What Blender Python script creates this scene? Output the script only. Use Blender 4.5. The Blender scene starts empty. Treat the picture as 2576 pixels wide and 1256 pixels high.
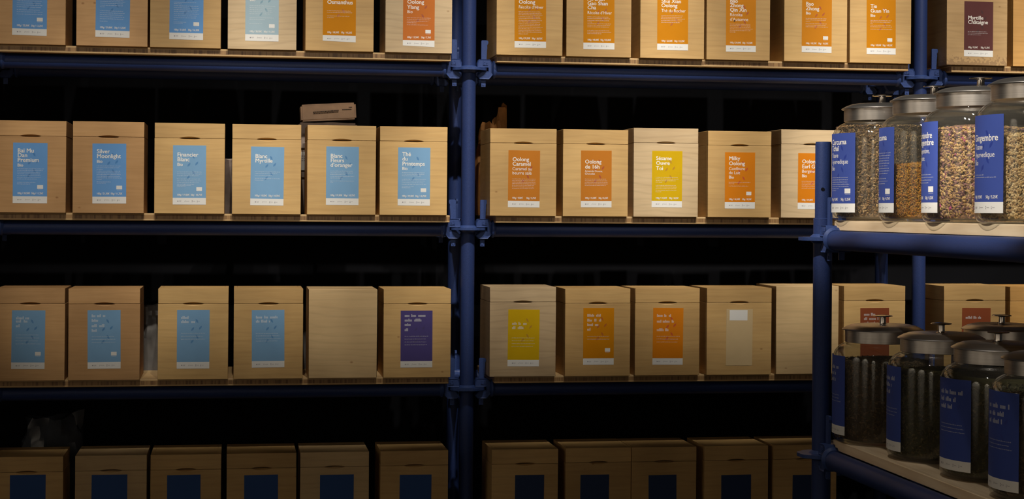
import bpy, bmesh, math, random
import numpy as np
from mathutils import Vector, Matrix

S = bpy.context.scene
C = S.collection
random.seed(4)

# ------------------------------------------------------------------ camera
EYE = 1.5
YAW = 0.161044            # the shelf wall is seen a little from its left
DIST = 5.9
cam = bpy.data.cameras.new('camera')
cam.sensor_fit = 'HORIZONTAL'
cam.sensor_width = 36.0
cam.lens = 36.0 * 4273 / 2576
cam.shift_y = -96.1 / 2576
cam.clip_start = 0.05
camo = bpy.data.objects.new('camera', cam)
C.objects.link(camo)
camo.matrix_world = (Matrix.Translation((-DIST * math.sin(YAW), -DIST * math.cos(YAW), EYE))
                     @ Matrix.Rotation(-YAW, 4, 'Z') @ Matrix.Rotation(math.pi / 2, 4, 'X')
                     @ Matrix.Rotation(0.00723, 4, 'Z'))
S.camera = camo

# ------------------------------------------------------------------ world, lamps, exposure
w = bpy.data.worlds.new('shop')
S.world = w
w.use_nodes = True
bg = w.node_tree.nodes['Background']
bg.inputs[0].default_value = (1.0, 0.93, 0.84, 1)
bg.inputs[1].default_value = 0.02
S.view_settings.view_transform = 'Standard'
S.view_settings.look = 'None'
S.view_settings.gamma = 1
S.view_settings.use_curve_mapping = False
S.view_settings.exposure = 0.0

def spot(name, loc, aim, power, half, blend, col=(1.0, 0.93, 0.82), radius=0.022):
    l = bpy.data.lights.new(name, 'SPOT')
    l.energy = power
    l.color = col
    l.spot_size = math.radians(2 * half)
    l.spot_blend = blend
    l.shadow_soft_size = radius
    o = bpy.data.objects.new(name, l)
    C.objects.link(o)
    o.location = loc
    o.rotation_euler = (Vector(aim) - Vector(loc)).to_track_quat('-Z', 'Y').to_euler()
    return o

# near ceiling track over the aisle: wide heads on all rows, narrow heads added to lift the middle rows
WARM = (1.0, 0.94, 0.85)
for x, p in ((-1.2, 100), (-0.5, 160), (0.2, 185), (0.9, 195), (1.6, 205), (2.3, 180)):
    spot('track_or_fill_spot', (x, -2.0, 3.8), (x - 0.05, 0.0, 3.8 - 2.0 * math.tan(math.radians(44))), p, 14.5, 0.72, WARM)
for i in range(9):
    x = -1.35 + 0.45 * i
    k = (1.0, 1.05, 0.85, 0.85, 0.85, 1.0, 1.05, 1.1, 1.1)[i]
    spot('track_or_fill_spot', (x, -2.0, 3.8), (x - 0.05, 0.0, 3.8 - 2.0 * math.tan(math.radians(49.1))), 90 * k, 9.3, 0.75, WARM)
# added far spots, unseen: fill in place of frontal room light on the shelves
for x, p in ((-1.3, 85), (-0.2, 85), (0.9, 85), (2.0, 85)):
    spot('track_or_fill_spot', (x, -5.2, 3.4), (x, 0.0, 1.98), p, 11.5, 0.55, WARM, 0.03)
# heads trained on the side shelf with the jars
for y in (-1.75, -2.2, -2.65):
    spot('track_or_fill_spot', (-0.95, y - 1.0, 3.40), (0.60, y, 1.73), 330, 7.8, 0.6, WARM)
for y in (-1.9, -2.5):
    spot('track_or_fill_spot', (0.10, y - 0.2, 3.6), (0.62, y, 1.66), 32, 10, 0.6, WARM)
# added unseen spots: brighten the cream walls so the steel lids reflect them
for y, p in ((-2.1, 320), (-3.9, 420), (-6.2, 520)):
    spot('lid_fill_spot', (-2.2, y, 3.5), (-3.3, y, 2.0), p, 20, 0.6, WARM, 0.06)
spot('lid_fill_spot', (1.2, -7.6, 3.4), (1.2, -9.0, 1.6), 300, 36, 0.8, WARM, 0.06)
spot('lid_fill_spot', (-1.0, -7.6, 3.4), (-1.0, -9.0, 1.6), 300, 36, 0.8, WARM, 0.06)

# ------------------------------------------------------------------ materials
MATS = {}
def new_mat(name):
    m = bpy.data.materials.new(name)
    m.use_nodes = True
    MATS[name] = m
    nt = m.node_tree
    return m, nt, nt.nodes['Principled BSDF']
def nd(nt, typ, **kw):
    n = nt.nodes.new(typ)
    for k, v in kw.items():
        if k.startswith('in_'):
            n.inputs[int(k[3:])].default_value = v
        else:
            setattr(n, k, v)
    return n
def ramp(nt, fac, stops):
    r = nd(nt, 'ShaderNodeValToRGB')
    e = r.color_ramp.elements
    while len(e) < len(stops): e.new(0.5)
    for el, (p, c) in zip(e, stops):
        el.position = p
        el.color = (*c, 1)
    nt.links.new(fac, r.inputs[0])
    return r.outputs[0]
def coords(nt, scale, jitter=7.0):
    tc = nd(nt, 'ShaderNodeTexCoord')
    oi = nd(nt, 'ShaderNodeObjectInfo')
    mul = nd(nt, 'ShaderNodeMath', operation='MULTIPLY', in_1=jitter)
    nt.links.new(oi.outputs['Random'], mul.inputs[0])
    add = nd(nt, 'ShaderNodeVectorMath', operation='ADD')
    nt.links.new(tc.outputs['Object'], add.inputs[0])
    nt.links.new(mul.outputs[0], add.inputs[1])
    mp = nd(nt, 'ShaderNodeMapping')
    mp.inputs['Scale'].default_value = scale
    nt.links.new(add.outputs[0], mp.inputs[0])
    return mp.outputs[0], oi.outputs['Random']
def mixc(nt, fac, a, b, mode='MIX'):
    m = nd(nt, 'ShaderNodeMix', data_type='RGBA', blend_type=mode)
    for sock, v in ((0, fac), (6, a), (7, b)):
        if hasattr(v, 'is_linked') or hasattr(v, 'links'): nt.links.new(v, m.inputs[sock])
        elif isinstance(v, (int, float)): m.inputs[sock].default_value = v
        else: m.inputs[sock].default_value = (*v, 1)
    return m.outputs[2]

def wood(name, light, dark, rings=0.25, worn=False):
    m, nt, b = new_mat(name)
    v, rnd = coords(nt, (2.2, 2.2, 42))
    n1 = nd(nt, 'ShaderNodeTexNoise', in_2=3.0, in_3=6.0, in_4=0.62)
    nt.links.new(v, n1.inputs[0])
    v2, _ = coords(nt, (1.5, 1.5, 5.5), 13.0)
    wv = nd(nt, 'ShaderNodeTexWave', bands_direction='Z', wave_profile='SIN', in_1=2.3, in_2=16.0, in_3=3.0, in_4=0.55)
    nt.links.new(v2, wv.inputs[0])
    c1 = ramp(nt, n1.outputs[0], ((0.3, dark), (0.62, light)))
    ring = ramp(nt, wv.outputs[1], ((0.0, tuple(x * 0.80 for x in light)), (0.25, light), (1, tuple(min(1, x * 1.04) for x in light))))
    c2 = mixc(nt, rings, c1, ring)
    v3, _ = coords(nt, (4, 4, 4), 3.0)
    n3 = nd(nt, 'ShaderNodeTexNoise', in_2=1.4, in_3=2.0)
    nt.links.new(v3, n3.inputs[0])
    tone = ramp(nt, n3.outputs[0], ((0.32, (0.86, 0.84, 0.82)), (0.7, (1.05, 1.05, 1.05))))
    c3 = mixc(nt, 1.0, c2, tone, 'MULTIPLY')
    per = ramp(nt, rnd, ((0.0, (0.88, 0.86, 0.84)), (1.0, (1.07, 1.07, 1.06))))
    c4 = mixc(nt, 1.0, c3, per, 'MULTIPLY')
    # small knots
    v4, _ = coords(nt, (9, 9, 14), 5.0)
    vo = nd(nt, 'ShaderNodeTexVoronoi', in_2=1.0)
    nt.links.new(v4, vo.inputs[0])
    kn = ramp(nt, vo.outputs[0], ((0.02, (0.5, 0.36, 0.25)), (0.06, (1, 1, 1))))
    c5 = mixc(nt, 0.75, c4, kn, 'MULTIPLY')
    if worn:   # scuffed, grubby lower edge
        tc = nd(nt, 'ShaderNodeTexCoord')
        sp = nd(nt, 'ShaderNodeSeparateXYZ')
        nt.links.new(tc.outputs['Object'], sp.inputs[0])
        ns = nd(nt, 'ShaderNodeTexNoise', in_2=95.0, in_3=4.0)
        nt.links.new(tc.outputs['Object'], ns.inputs[0])
        mr = nd(nt, 'ShaderNodeMapRange', in_1=0.0, in_2=0.05, in_3=0.62, in_4=0.25)
        nt.links.new(sp.outputs[2], mr.inputs[0])
        gt = nd(nt, 'ShaderNodeMath', operation='LESS_THAN')
        nt.links.new(ns.outputs[0], gt.inputs[0]); nt.links.new(mr.outputs[0], gt.inputs[1])
        mu = nd(nt, 'ShaderNodeMath', operation='MULTIPLY', in_1=0.45)
        nt.links.new(gt.outputs[0], mu.inputs[0])
        c5 = mixc(nt, mu.outputs[0], c5, (0.16, 0.09, 0.05))
    nt.links.new(c5, b.inputs['Base Color'])
    b.inputs['Roughness'].default_value = 0.5
    b.inputs['Specular IOR Level'].default_value = 0.35
    bp = nd(nt, 'ShaderNodeBump', in_0=0.08, in_1=0.002)
    nt.links.new(n1.outputs[0], bp.inputs['Height'])
    nt.links.new(bp.outputs[0], b.inputs['Normal'])
    return m

wood('honey', (0.60, 0.385, 0.155), (0.53, 0.325, 0.122))
wood('tan', (0.56, 0.325, 0.140), (0.49, 0.275, 0.110), 0.15)
wood('pale', (0.56, 0.415, 0.245), (0.475, 0.335, 0.185), 0.42)
wood('pale2', (0.60, 0.42, 0.215), (0.54, 0.37, 0.18), 0.3)
wood('amberwood', (0.58, 0.32, 0.10), (0.50, 0.27, 0.08))
wood('worn', (0.56, 0.37, 0.175), (0.46, 0.29, 0.125), 0.3, worn=True)

# laminated shelf board: two pale face layers over a hatched core, darkened for the shade under the boxes
def board_mat(name, bright=1.0):
    m, nt, b = new_mat(name)
    tc = nd(nt, 'ShaderNodeTexCoord')
    sp = nd(nt, 'ShaderNodeSeparateXYZ'); nt.links.new(tc.outputs['Object'], sp.inputs[0])
    v, rnd = coords(nt, (70, 70, 2.0))
    n = nd(nt, 'ShaderNodeTexNoise', in_2=2.0, in_3=3.0); nt.links.new(v, n.inputs[0])
    v2, _ = coords(nt, (3, 3, 60))
    n2 = nd(nt, 'ShaderNodeTexNoise', in_2=2.0, in_3=4.0); nt.links.new(v2, n2.inputs[0])
    core = ramp(nt, n.outputs[0], ((0.36, tuple(x * bright for x in (0.155, 0.075, 0.026))), (0.55, tuple(x * bright for x in (0.33, 0.185, 0.070)))))
    face = ramp(nt, n2.outputs[0], ((0.3, tuple(x * bright for x in (0.46, 0.285, 0.115))), (0.7, tuple(x * bright for x in (0.56, 0.375, 0.175)))))
    ab = nd(nt, 'ShaderNodeMath', operation='ABSOLUTE'); nt.links.new(sp.outputs[2], ab.inputs[0])
    lt = nd(nt, 'ShaderNodeMath', operation='LESS_THAN', in_1=0.0065); nt.links.new(ab.outputs[0], lt.inputs[0])
    c = mixc(nt, lt.outputs[0], face, core)
    nt.links.new(c, b.inputs['Base Color'])
    b.inputs['Roughness'].default_value = 0.55
board_mat('board')
m, nt, b = new_mat('pine_board')
v, _ = coords(nt, (40, 2.2, 26))
n = nd(nt, 'ShaderNodeTexNoise', in_2=2.0, in_3=5.0); nt.links.new(v, n.inputs[0])
nt.links.new(ramp(nt, n.outputs[0], ((0.3, (0.64, 0.45, 0.26)), (0.65, (0.80, 0.63, 0.42)))), b.inputs['Base Color'])
b.inputs['Roughness'].default_value = 0.5

def plain(name, col, rough=0.6, spec=0.4, metal=0.0, noise=0.0, nscale=30):
    m, nt, b = new_mat(name)
    b.inputs['Roughness'].default_value = rough
    b.inputs['Specular IOR Level'].default_value = spec
    b.inputs['Metallic'].default_value = metal
    if noise:
        v, _ = coords(nt, (1, 1, 1))
        n = nd(nt, 'ShaderNodeTexNoise', in_2=float(nscale), in_3=4.0); nt.links.new(v, n.inputs[0])
        nt.links.new(ramp(nt, n.outputs[0], ((0.3, tuple(x * (1 - noise) for x in col)), (0.7, tuple(min(1, x * (1 + noise)) for x in col)))), b.inputs['Base Color'])
    else:
        b.inputs['Base Color'].default_value = (*col, 1)
    return m
PAPER = {  # paper colour, leaf colour
 'blue':   ((0.132, 0.305, 0.600), (0.055, 0.200, 0.470)),
 'steel':  ((0.185, 0.345, 0.535), (0.080, 0.220, 0.430)),
 'mist':   ((0.330, 0.440, 0.500), (0.190, 0.320, 0.400)),
 'amber':  ((0.540, 0.200, 0.002), (0.420, 0.110, 0.010)),
 'rust':   ((0.500, 0.145, 0.025), (0.340, 0.070, 0.020)),
 'ochre':  ((0.560, 0.205, 0.010), (0.420, 0.095, 0.020)),
 'ochre2': ((0.490, 0.170, 0.018), (0.380, 0.075, 0.020)),
 'orange': ((0.600, 0.185, 0.006), (0.480, 0.075, 0.018)),
 'yellow': ((0.560, 0.350, 0.003), (0.430, 0.220, 0.010)),
 'maroon': ((0.100, 0.034, 0.032), (0.055, 0.018, 0.018)),
 'purple': ((0.072, 0.055, 0.190), (0.050, 0.036, 0.135)),
 'brown':  ((0.240, 0.060, 0.022), (0.160, 0.040, 0.016)),
 'blank':  ((0.560, 0.410, 0.220), (0.5, 0.36, 0.18)),
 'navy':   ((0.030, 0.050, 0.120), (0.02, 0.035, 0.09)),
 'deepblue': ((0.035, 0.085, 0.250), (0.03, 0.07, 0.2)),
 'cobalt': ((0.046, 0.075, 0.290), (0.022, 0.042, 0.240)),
}
for k, (a, bb) in PAPER.items():
    plain('paper_' + k, a, 0.55, 0.12, noise=0.035, nscale=14)
    plain('leaf_' + k, bb, 0.5, 0.4)
    plain('fine_' + k, tuple(x * 0.55 + 0.74 * 0.45 for x in a), 0.5, 0.3)
    plain('smudge_' + k, tuple(x * 0.52 + 0.72 * 0.48 for x in a), 0.5, 0.3)
plain('paper_white', (0.72, 0.70, 0.66), 0.55, 0.3)
plain('ink_white', (0.80, 0.76, 0.70), 0.5, 0.3)
plain('ink_grey', (0.30, 0.28, 0.29), 0.6, 0.3)
plain('mark_inner', (0.62, 0.60, 0.58), 0.55, 0.3)
plain('ink_black', (0.012, 0.008, 0.006), 0.6, 0.3)
plain('smear', (0.03, 0.015, 0.02), 0.6, 0.3)

def blue_paint(name, col):
    m, nt, b = new_mat(name)
    v, _ = coords(nt, (1, 1, 1))
    n = nd(nt, 'ShaderNodeTexNoise', in_2=320.0, in_3=2.0); nt.links.new(v, n.inputs[0])
    nt.links.new(ramp(nt, n.outputs[0], ((0.3, tuple(x * 0.85 for x in col)), (0.7, tuple(x * 1.12 for x in col)))), b.inputs['Base Color'])
    b.inputs['Roughness'].default_value = 0.5
    b.inputs['Specular IOR Level'].default_value = 0.25
blue_paint('blue_paint', (0.020, 0.037, 0.125))
blue_paint('blue_cast', (0.030, 0.056, 0.175))
plain('hole_shade', (0.004, 0.004, 0.006), 0.9, 0.1)
plain('black_wall', (0.0035, 0.0036, 0.0048), 0.85, 0.12, noise=0.3, nscale=3)
plain('cream_wall', (0.62, 0.56, 0.48), 0.8, 0.2, noise=0.03, nscale=2)
plain('floor_dark', (0.035, 0.030, 0.026), 0.6, 0.3, noise=0.2, nscale=6)
plain('kraft', (0.64, 0.46, 0.33), 0.75, 0.2, noise=0.12, nscale=25)
plain('kraft_grey', (0.30, 0.23, 0.19), 0.75, 0.2, noise=0.15, nscale=25)
plain('kraft_orange', (0.200, 0.085, 0.022), 0.7, 0.2, noise=0.2, nscale=30)
plain('foil_grey', (0.13, 0.12, 0.11), 0.4, 0.5, noise=0.2, nscale=18)
plain('plastic_clear', (0.05, 0.055, 0.065), 0.25, 0.6, noise=0.35, nscale=14)
m, nt, b = new_mat('brushed_steel')
v, _ = coords(nt, (2, 2, 220))
n = nd(nt, 'ShaderNodeTexNoise', in_2=3.0, in_3=3.0); nt.links.new(v, n.inputs[0])
nt.links.new(ramp(nt, n.outputs[0], ((0.3, (0.50, 0.46, 0.42)), (0.7, (0.62, 0.58, 0.54)))), b.inputs['Base Color'])
b.inputs['Metallic'].default_value = 1
b.inputs['Roughness'].default_value = 0.34
plain('polished_steel', (0.62, 0.58, 0.54), 0.14, 0.5, 1.0)
# clear jar glass: thin wall, see-through with a Fresnel gloss
m, nt, b = new_mat('clear_glass')
nt.nodes.remove(b)
out = nt.nodes['Material Output']
tr = nd(nt, 'ShaderNodeBsdfTransparent'); tr.inputs[0].default_value = (0.955, 0.965, 0.955, 1)
gl = nd(nt, 'ShaderNodeBsdfGlossy'); gl.inputs['Roughness'].default_value = 0.03
lw = nd(nt, 'ShaderNodeLayerWeight'); lw.inputs[0].default_value = 0.5
pw = nd(nt, 'ShaderNodeMath', operation='POWER', in_1=4.5); nt.links.new(lw.outputs['Facing'], pw.inputs[0])
fr = nd(nt, 'ShaderNodeMath', operation='MULTIPLY_ADD', in_1=0.75, in_2=0.035); nt.links.new(pw.outputs[0], fr.inputs[0])
mx = nd(nt, 'ShaderNodeMixShader')
df = nd(nt, 'ShaderNodeBsdfDiffuse'); df.inputs[0].default_value = (0.50, 0.45, 0.38, 1)   # film of spice dust
m2 = nd(nt, 'ShaderNodeMixShader'); m2.inputs[0].default_value = 0.022
nt.links.new(tr.outputs[0], m2.inputs[1]); nt.links.new(df.outputs[0], m2.inputs[2])
nt.links.new(fr.outputs[0], mx.inputs[0]); nt.links.new(m2.outputs[0], mx.inputs[1]); nt.links.new(gl.outputs[0], mx.inputs[2])
nt.links.new(mx.outputs[0], out.inputs[0])
HERBS = {
 'chai':     [(0.20, 0.115, 0.050), (0.30, 0.19, 0.09), (0.10, 0.055, 0.028), (0.42, 0.30, 0.16), (0.15, 0.10, 0.045), (0.12, 0.085, 0.075)],
 'turmeric': [(0.46, 0.19, 0.012), (0.56, 0.27, 0.025), (0.33, 0.125, 0.010), (0.36, 0.19, 0.06), (0.50, 0.30, 0.06)],
 'ginger_rose': [(0.40, 0.25, 0.11), (0.50, 0.36, 0.19), (0.22, 0.12, 0.07), (0.13, 0.06, 0.07), (0.46, 0.31, 0.13), (0.22, 0.11, 0.12), (0.36, 0.06, 0.20)],
 'ginger':   [(0.55, 0.42, 0.22), (0.47, 0.33, 0.15), (0.62, 0.50, 0.30), (0.34, 0.22, 0.10)],
 'green':    [(0.13, 0.115, 0.040), (0.09, 0.085, 0.03), (0.17, 0.14, 0.06), (0.07, 0.06, 0.03)],
 'brown':    [(0.16, 0.10, 0.05), (0.11, 0.07, 0.035), (0.21, 0.14, 0.07), (0.08, 0.05, 0.03)],
}
for k, cols in HERBS.items():
    plain('bed_' + k, tuple(sum(x) / len(x) * 0.5 for x in zip(*cols)), 0.8, 0.1)
    for i, c in enumerate(cols): plain('herb_%s_%d' % (k, i), tuple(min(0.9, x * s_ * (0.95 if k in ('chai', 'turmeric', 'ginger_rose', 'ginger') else 0.7)) for x, s_ in zip(c, (1.08, 0.95, 0.80))), 0.7, 0.25)

# ------------------------------------------------------------------ mesh helpers
def mesh_of(bm, mats, smooth=False):
    me = bpy.data.meshes.new('mesh')
    bmesh.ops.recalc_face_normals(bm, faces=bm.faces[:])
    if smooth:
        for f in bm.faces: f.smooth = True
    bm.to_mesh(me); bm.free()
    me.set_sharp_from_angle(angle=0.55)
    for k in (mats if isinstance(mats, (list, tuple)) else [mats]): me.materials.append(MATS[k])
    return me
def link(name, me, parent=None, loc=(0, 0, 0), rot=(0, 0, 0), scale=(1, 1, 1)):
    o = bpy.data.objects.new(name, me)
    C.objects.link(o)
    o.location = loc; o.rotation_euler = rot; o.scale = scale
    if parent: o.parent = parent
    return o
def thing(name, label, cat, loc=(0, 0, 0), rot=(0, 0, 0), group=None, me=None):
    o = link(name, me, None, loc, rot)
    o['label'] = label; o['category'] = cat
    if group: o['group'] = group
    return o
def structure(name, me, loc=(0, 0, 0)):
    o = link(name, me, None, loc); o['kind'] = 'structure'
    return o
def box(bm, x0, x1, y0, y1, z0, z1, mi=0):
    v = [bm.verts.new(p) for p in ((x0, y0, z0), (x1, y0, z0), (x1, y1, z0), (x0, y1, z0), (x0, y0, z1), (x1, y0, z1), (x1, y1, z1), (x0, y1, z1))]
    for f in ((0, 1, 2, 3), (4, 5, 6, 7), (0, 1, 5, 4), (1, 2, 6, 5), (2, 3, 7, 6), (3, 0, 4, 7)):
        bm.faces.new([v[i] for i in f]).material_index = mi
def lathe(bm, prof, seg=48, cap0=True, cap1=True, mi=0, axis='Z', smooth=True):
    rings = []
    for r, z in prof:
        ring = []
        for i in range(seg):
            a = 2 * math.pi * i / seg
            p = (r * math.cos(a), r * math.sin(a), z)
            if axis == 'X': p = (z, p[0], p[1])
            if axis == 'Y': p = (p[0], z, p[1])
            ring.append(bm.verts.new(p))
        rings.append(ring)
    for a, b2 in zip(rings, rings[1:]):
        for i in range(seg):
            f = bm.faces.new((a[i], a[(i + 1) % seg], b2[(i + 1) % seg], b2[i]))
            f.material_index = mi; f.smooth = smooth
    if cap0: bm.faces.new(rings[0][::-1]).material_index = mi
    if cap1: bm.faces.new(rings[-1]).material_index = mi
def prism(bm, poly, y0, y1, mi=0):
    """polygon in XZ extruded along Y"""
    a = [bm.verts.new((x, y0, z)) for x, z in poly]
    b2 = [bm.verts.new((x, y1, z)) for x, z in poly]
    n = len(poly)
    f0 = bm.faces.new(a); f1 = bm.faces.new(b2[::-1])
    for i in range(n):
        bm.faces.new((a[i], b2[i], b2[(i + 1) % n], a[(i + 1) % n])).material_index = mi
    return f0, f1
def bevel(o, wd, seg=1):
    md = o.modifiers.new('bevel', 'BEVEL'); md.width = wd; md.segments = seg; md.limit_method = 'ANGLE'
    return o

# ------------------------------------------------------------------ room
bm = bmesh.new(); box(bm, -5, 6, -9, 0.72, -0.05, 0.0); structure('floor', mesh_of(bm, 'floor_dark'))
bm = bmesh.new(); box(bm, -5, 6, 0.72, 0.80, -0.05, 3.8); structure('wall_back', mesh_of(bm, 'black_wall'))
bm = bmesh.new(); box(bm, -3.4, -3.3, -9, -1.2, 0.0, 3.8); structure('wall_left', mesh_of(bm, 'cream_wall'))
bm = bmesh.new(); box(bm, -3.4, 6, -9.1, -9.0, 0.0, 3.8); structure('wall_front', mesh_of(bm, 'cream_wall'))

# ------------------------------------------------------------------ scaffold frame of the wall shelves
LEVEL = (2.0361, 1.4845, 0.933, 0.3815)       # tops of the four shelf boards
ROWN = ('top', 'second', 'third', 'bottom')
TH = 0.0245
TR = 0.02415
POSTX = (-1.7996, -0.1546, 1.4905, 3.1356)
REAR = 0.36
AX = -(TH + TR + 0.0005)                         # ledger axis below board top

bm = bmesh.new()
seg = 48
prof_r = [0.062 - 0.004 * (0.5 + 0.5 * math.cos(8 * 2 * math.pi * i / seg)) ** 3 for i in range(seg)]
top = [bm.verts.new((r * math.cos(2 * math.pi * i / seg), r * math.sin(2 * math.pi * i / seg), 0.0045)) for i, r in enumerate(prof_r)]
bot = [bm.verts.new((v.co.x, v.co.y, -0.0045)) for v in top]
bm.faces.new(top); bm.faces.new(bot[::-1])
for i in range(seg): bm.faces.new((top[i], bot[i], bot[(i + 1) % seg], top[(i + 1) % seg]))
lathe(bm, [(0.033, 0.0044), (0.030, 0.008), (0.0245, 0.012)], 32, False, False)
lathe(bm, [(0.033, -0.0044), (0.030, -0.008), (0.0245, -0.012)], 32, False, False)
ROSETTE = mesh_of(bm, 'blue_cast')

def head_mesh():
    bm = bmesh.new()
    C_ = [(0.027, 0.0065), (0.066, 0.0065), (0.066, -0.0065), (0.042, -0.0065), (0.027, -0.024), (0.036, -0.034), (0.068, -0.034),
          (0.085, -0.014), (0.086, 0.012), (0.071, 0.0345), (0.033, 0.0345), (0.027, 0.022)]
    f0, f1 = prism(bm, C_, -0.018, 0.018)
    bm.normal_update()
    bmesh.ops.inset_region(bm, faces=[f0], thickness=0.0035, depth=-0.0022)
    bmesh.ops.inset_region(bm, faces=[f1], thickness=0.0035, depth=-0.0022)
    lathe(bm, [(0.020, 0.078), (0.030, 0.083), (0.031, 0.089), (0.0265, 0.094), (0.0242, 0.097)], 28, True, True, axis='X')
    for sx in (-1, 1):      # cast maker's pad with raised strokes
        y = sx * 0.0168
        box(bm, 0.047, 0.064, min(y, y + sx * 0.001), max(y, y + sx * 0.001), 0.013, 0.028)
        for (a, b2, z0, z1) in ((0.049, 0.0505, 0.015, 0.026), (0.049, 0.054, 0.0245, 0.026), (0.049, 0.054, 0.015, 0.0165), (0.057, 0.0585, 0.015, 0.026), (0.057, 0.062, 0.020, 0.0215)):
            box(bm, a, b2, min(y, y + sx * 0.0022), max(y, y + sx * 0.0022), z0, z1)
    return mesh_of(bm, 'blue_cast')
HEAD = head_mesh()
def wedge_mesh(flip):
    bm = bmesh.new()
    P = [(0.043, -0.055), (0.058, -0.055), (0.0605, 0.03), (0.062, 0.070), (0.0635, 0.080), (0.0625, 0.088), (0.067, 0.097), (0.066, 0.104), (0.062, 0.106), (0.045, 0.106), (0.0425, 0.103), (0.0425, 0.03)]
    prism(bm, P, -0.0034, 0.0034)
    lathe(bm, [(0.0042, -0.0052), (0.0042, 0.0052)], 12, axis='Y')
    for v in bm.verts:
        if abs(v.co.x) < 0.005: v.co.x += 0.050; v.co.z += -0.047
    return mesh_of(bm, 'blue_cast')
WEDGE = wedge_mesh(0)

TUBES = {}
def tube_mesh(length, axis, r=TR, mat='blue_paint', start=0.09):
    key = (round(length, 4), axis, r, start)
    if key not in TUBES:
        bm = bmesh.new()
        lathe(bm, [(r, start), (r, length - start)] if axis != 'Z' else [(r, 0), (r, length)], 40, axis=axis)
        TUBES[key] = mesh_of(bm, mat)
    return TUBES[key]
def post(x, y, z1, levels, label, group=None):
    t = thing('scaffold_post', label, 'post', (x, y, 0), group=group)
    link('tube', tube_mesh(z1, 'Z'), t)
    for z in levels: link('rosette', ROSETTE, t, (0, 0, z + 0.003))
    return t
def ledger(p, q, label, group=None, slide=0.0):
    """horizontal tube between the axes of two posts, wedge heads at both ends"""
    p, q = Vector(p), Vector(q)
    L = (q - p).length
    rz = math.atan2(q.y - p.y, q.x - p.x)
    t = thing('scaffold_ledger', label, 'tube', p, (0, 0, rz), group)
    link('tube', tube_mesh(L, 'X'), t)
    for loc, r in (((0, 0, 0.003), 0), ((L, 0, 0.003), math.pi)):
        h = bevel(link('ledger_head', HEAD, t, loc, (0, 0, r)), 0.0012)
        link('wedge', WEDGE, h, (0, 0, slide))
    return t

lv = [z + AX for z in LEVEL]
POSTL = ('blue front post at the far left edge of the wall shelves', 'blue front post in the middle between the two bays of boxes',
         'blue front post right of the orange-labelled boxes behind the jars', 'blue front post at the far right end of the wall shelves')
RPOSTL = ('blue rear post behind the far left edge post', 'shaded blue rear post just behind the middle post', 'blue rear post behind the right post near the jars', 'blue rear post behind the far right end post')
BAYN = ('left of the middle post', 'between the middle and right posts', 'right of the right post')
for i, x in enumerate(POSTX[:3]):
    post(x, 0, 2.75, lv, POSTL[i], 'front posts of the wall shelves')
    post(x, REAR, 2.75, lv, RPOSTL[i], 'rear posts of the wall shelves')
    for k, z in enumerate(lv[:3]):
        ledger((x, 0, z), (x, REAR, z), 'short blue cross tube running back under the %s shelf at the %s post' % (ROWN[k], ('far left', 'middle', 'right')[i]), 'cross tubes of the wall shelves')
for i in range(3):
    for k, z in enumerate(lv[:3]):
        if i == 2 and k == 3: continue
        ledger((POSTX[i], 0, z), (POSTX[i + 1], 0, z), 'front blue tube carrying the %s shelf board %s' % (ROWN[k], BAYN[i]), 'front tubes of the wall shelves', random.uniform(-0.006, 0.004))
        ledger((POSTX[i], REAR, z), (POSTX[i + 1], REAR, z), 'rear blue tube carrying the %s shelf board %s' % (ROWN[k], BAYN[i]), 'rear tubes of the wall shelves')
post(POSTX[3], 0, 2.75, lv, POSTL[3], 'front posts of the wall shelves')
post(POSTX[3], REAR, 2.75, lv, RPOSTL[3], 'rear posts of the wall shelves')

# shelf boards
ENDS = ((0.058, 0.070), (0.088, 0.068), (0.094, 0.06))
for i in range(3):
    for k, z in enumerate(LEVEL):
        if i == 2 and k == 3: continue
        x0, x1 = POSTX[i] + ENDS[i][0], POSTX[i + 1] - ENDS[i][1]
        bm = bmesh.new(); box(bm, -(x1 - x0) / 2, (x1 - x0) / 2, -0.219, 0.219, -TH / 2, TH / 2)
        o = thing('shelf_board', 'laminated wooden board of the %s shelf %s' % (ROWN[k], BAYN[i]), 'shelf board', ((x0 + x1) / 2, 0.161, z - TH / 2), group='boards of the wall shelves', me=mesh_of(bm, 'board'))
        bevel(o, 0.002, 2)

# ------------------------------------------------------------------ printed labels
FONT_CACHE = {}
def text_geo(txt, bold):
    key = (txt, bold)
    if key not in FONT_CACHE:
        cu = bpy.data.curves.new('t', 'FONT')
        cu.body = txt; cu.size = 1.0; cu.resolution_u = 3
        cu.offset = 0.0
        ob = bpy.data.objects.new('t', cu)
        me = bpy.data.meshes.new_from_object(ob)
        vs = [(v.co.x, v.co.y, 0.0) for v in me.vertices]
        fs = [tuple(p.vertices) for p in me.polygons]
        bpy.data.objects.remove(ob); bpy.data.curves.remove(cu); bpy.data.meshes.remove(me)
        if bold:          # heavier strokes: overprint with slight shifts
            n0 = len(vs); v0, f0 = list(vs), list(fs)
            for k, (sx, sy) in enumerate(((0.036, 0.0), (0.018, 0.014), (0.018, -0.012)), 1):
                vs += [(x + sx, y + sy, k * 0.00005) for x, y, _ in v0]
                fs += [tuple(i + n0 * k for i in f) for f in f0]
        FONT_CACHE[key] = (vs, fs)
    return FONT_CACHE[key]
_v = text_geo('H', False)[0]
CAP = max(p[1] for p in _v) - min(p[1] for p in _v)

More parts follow.
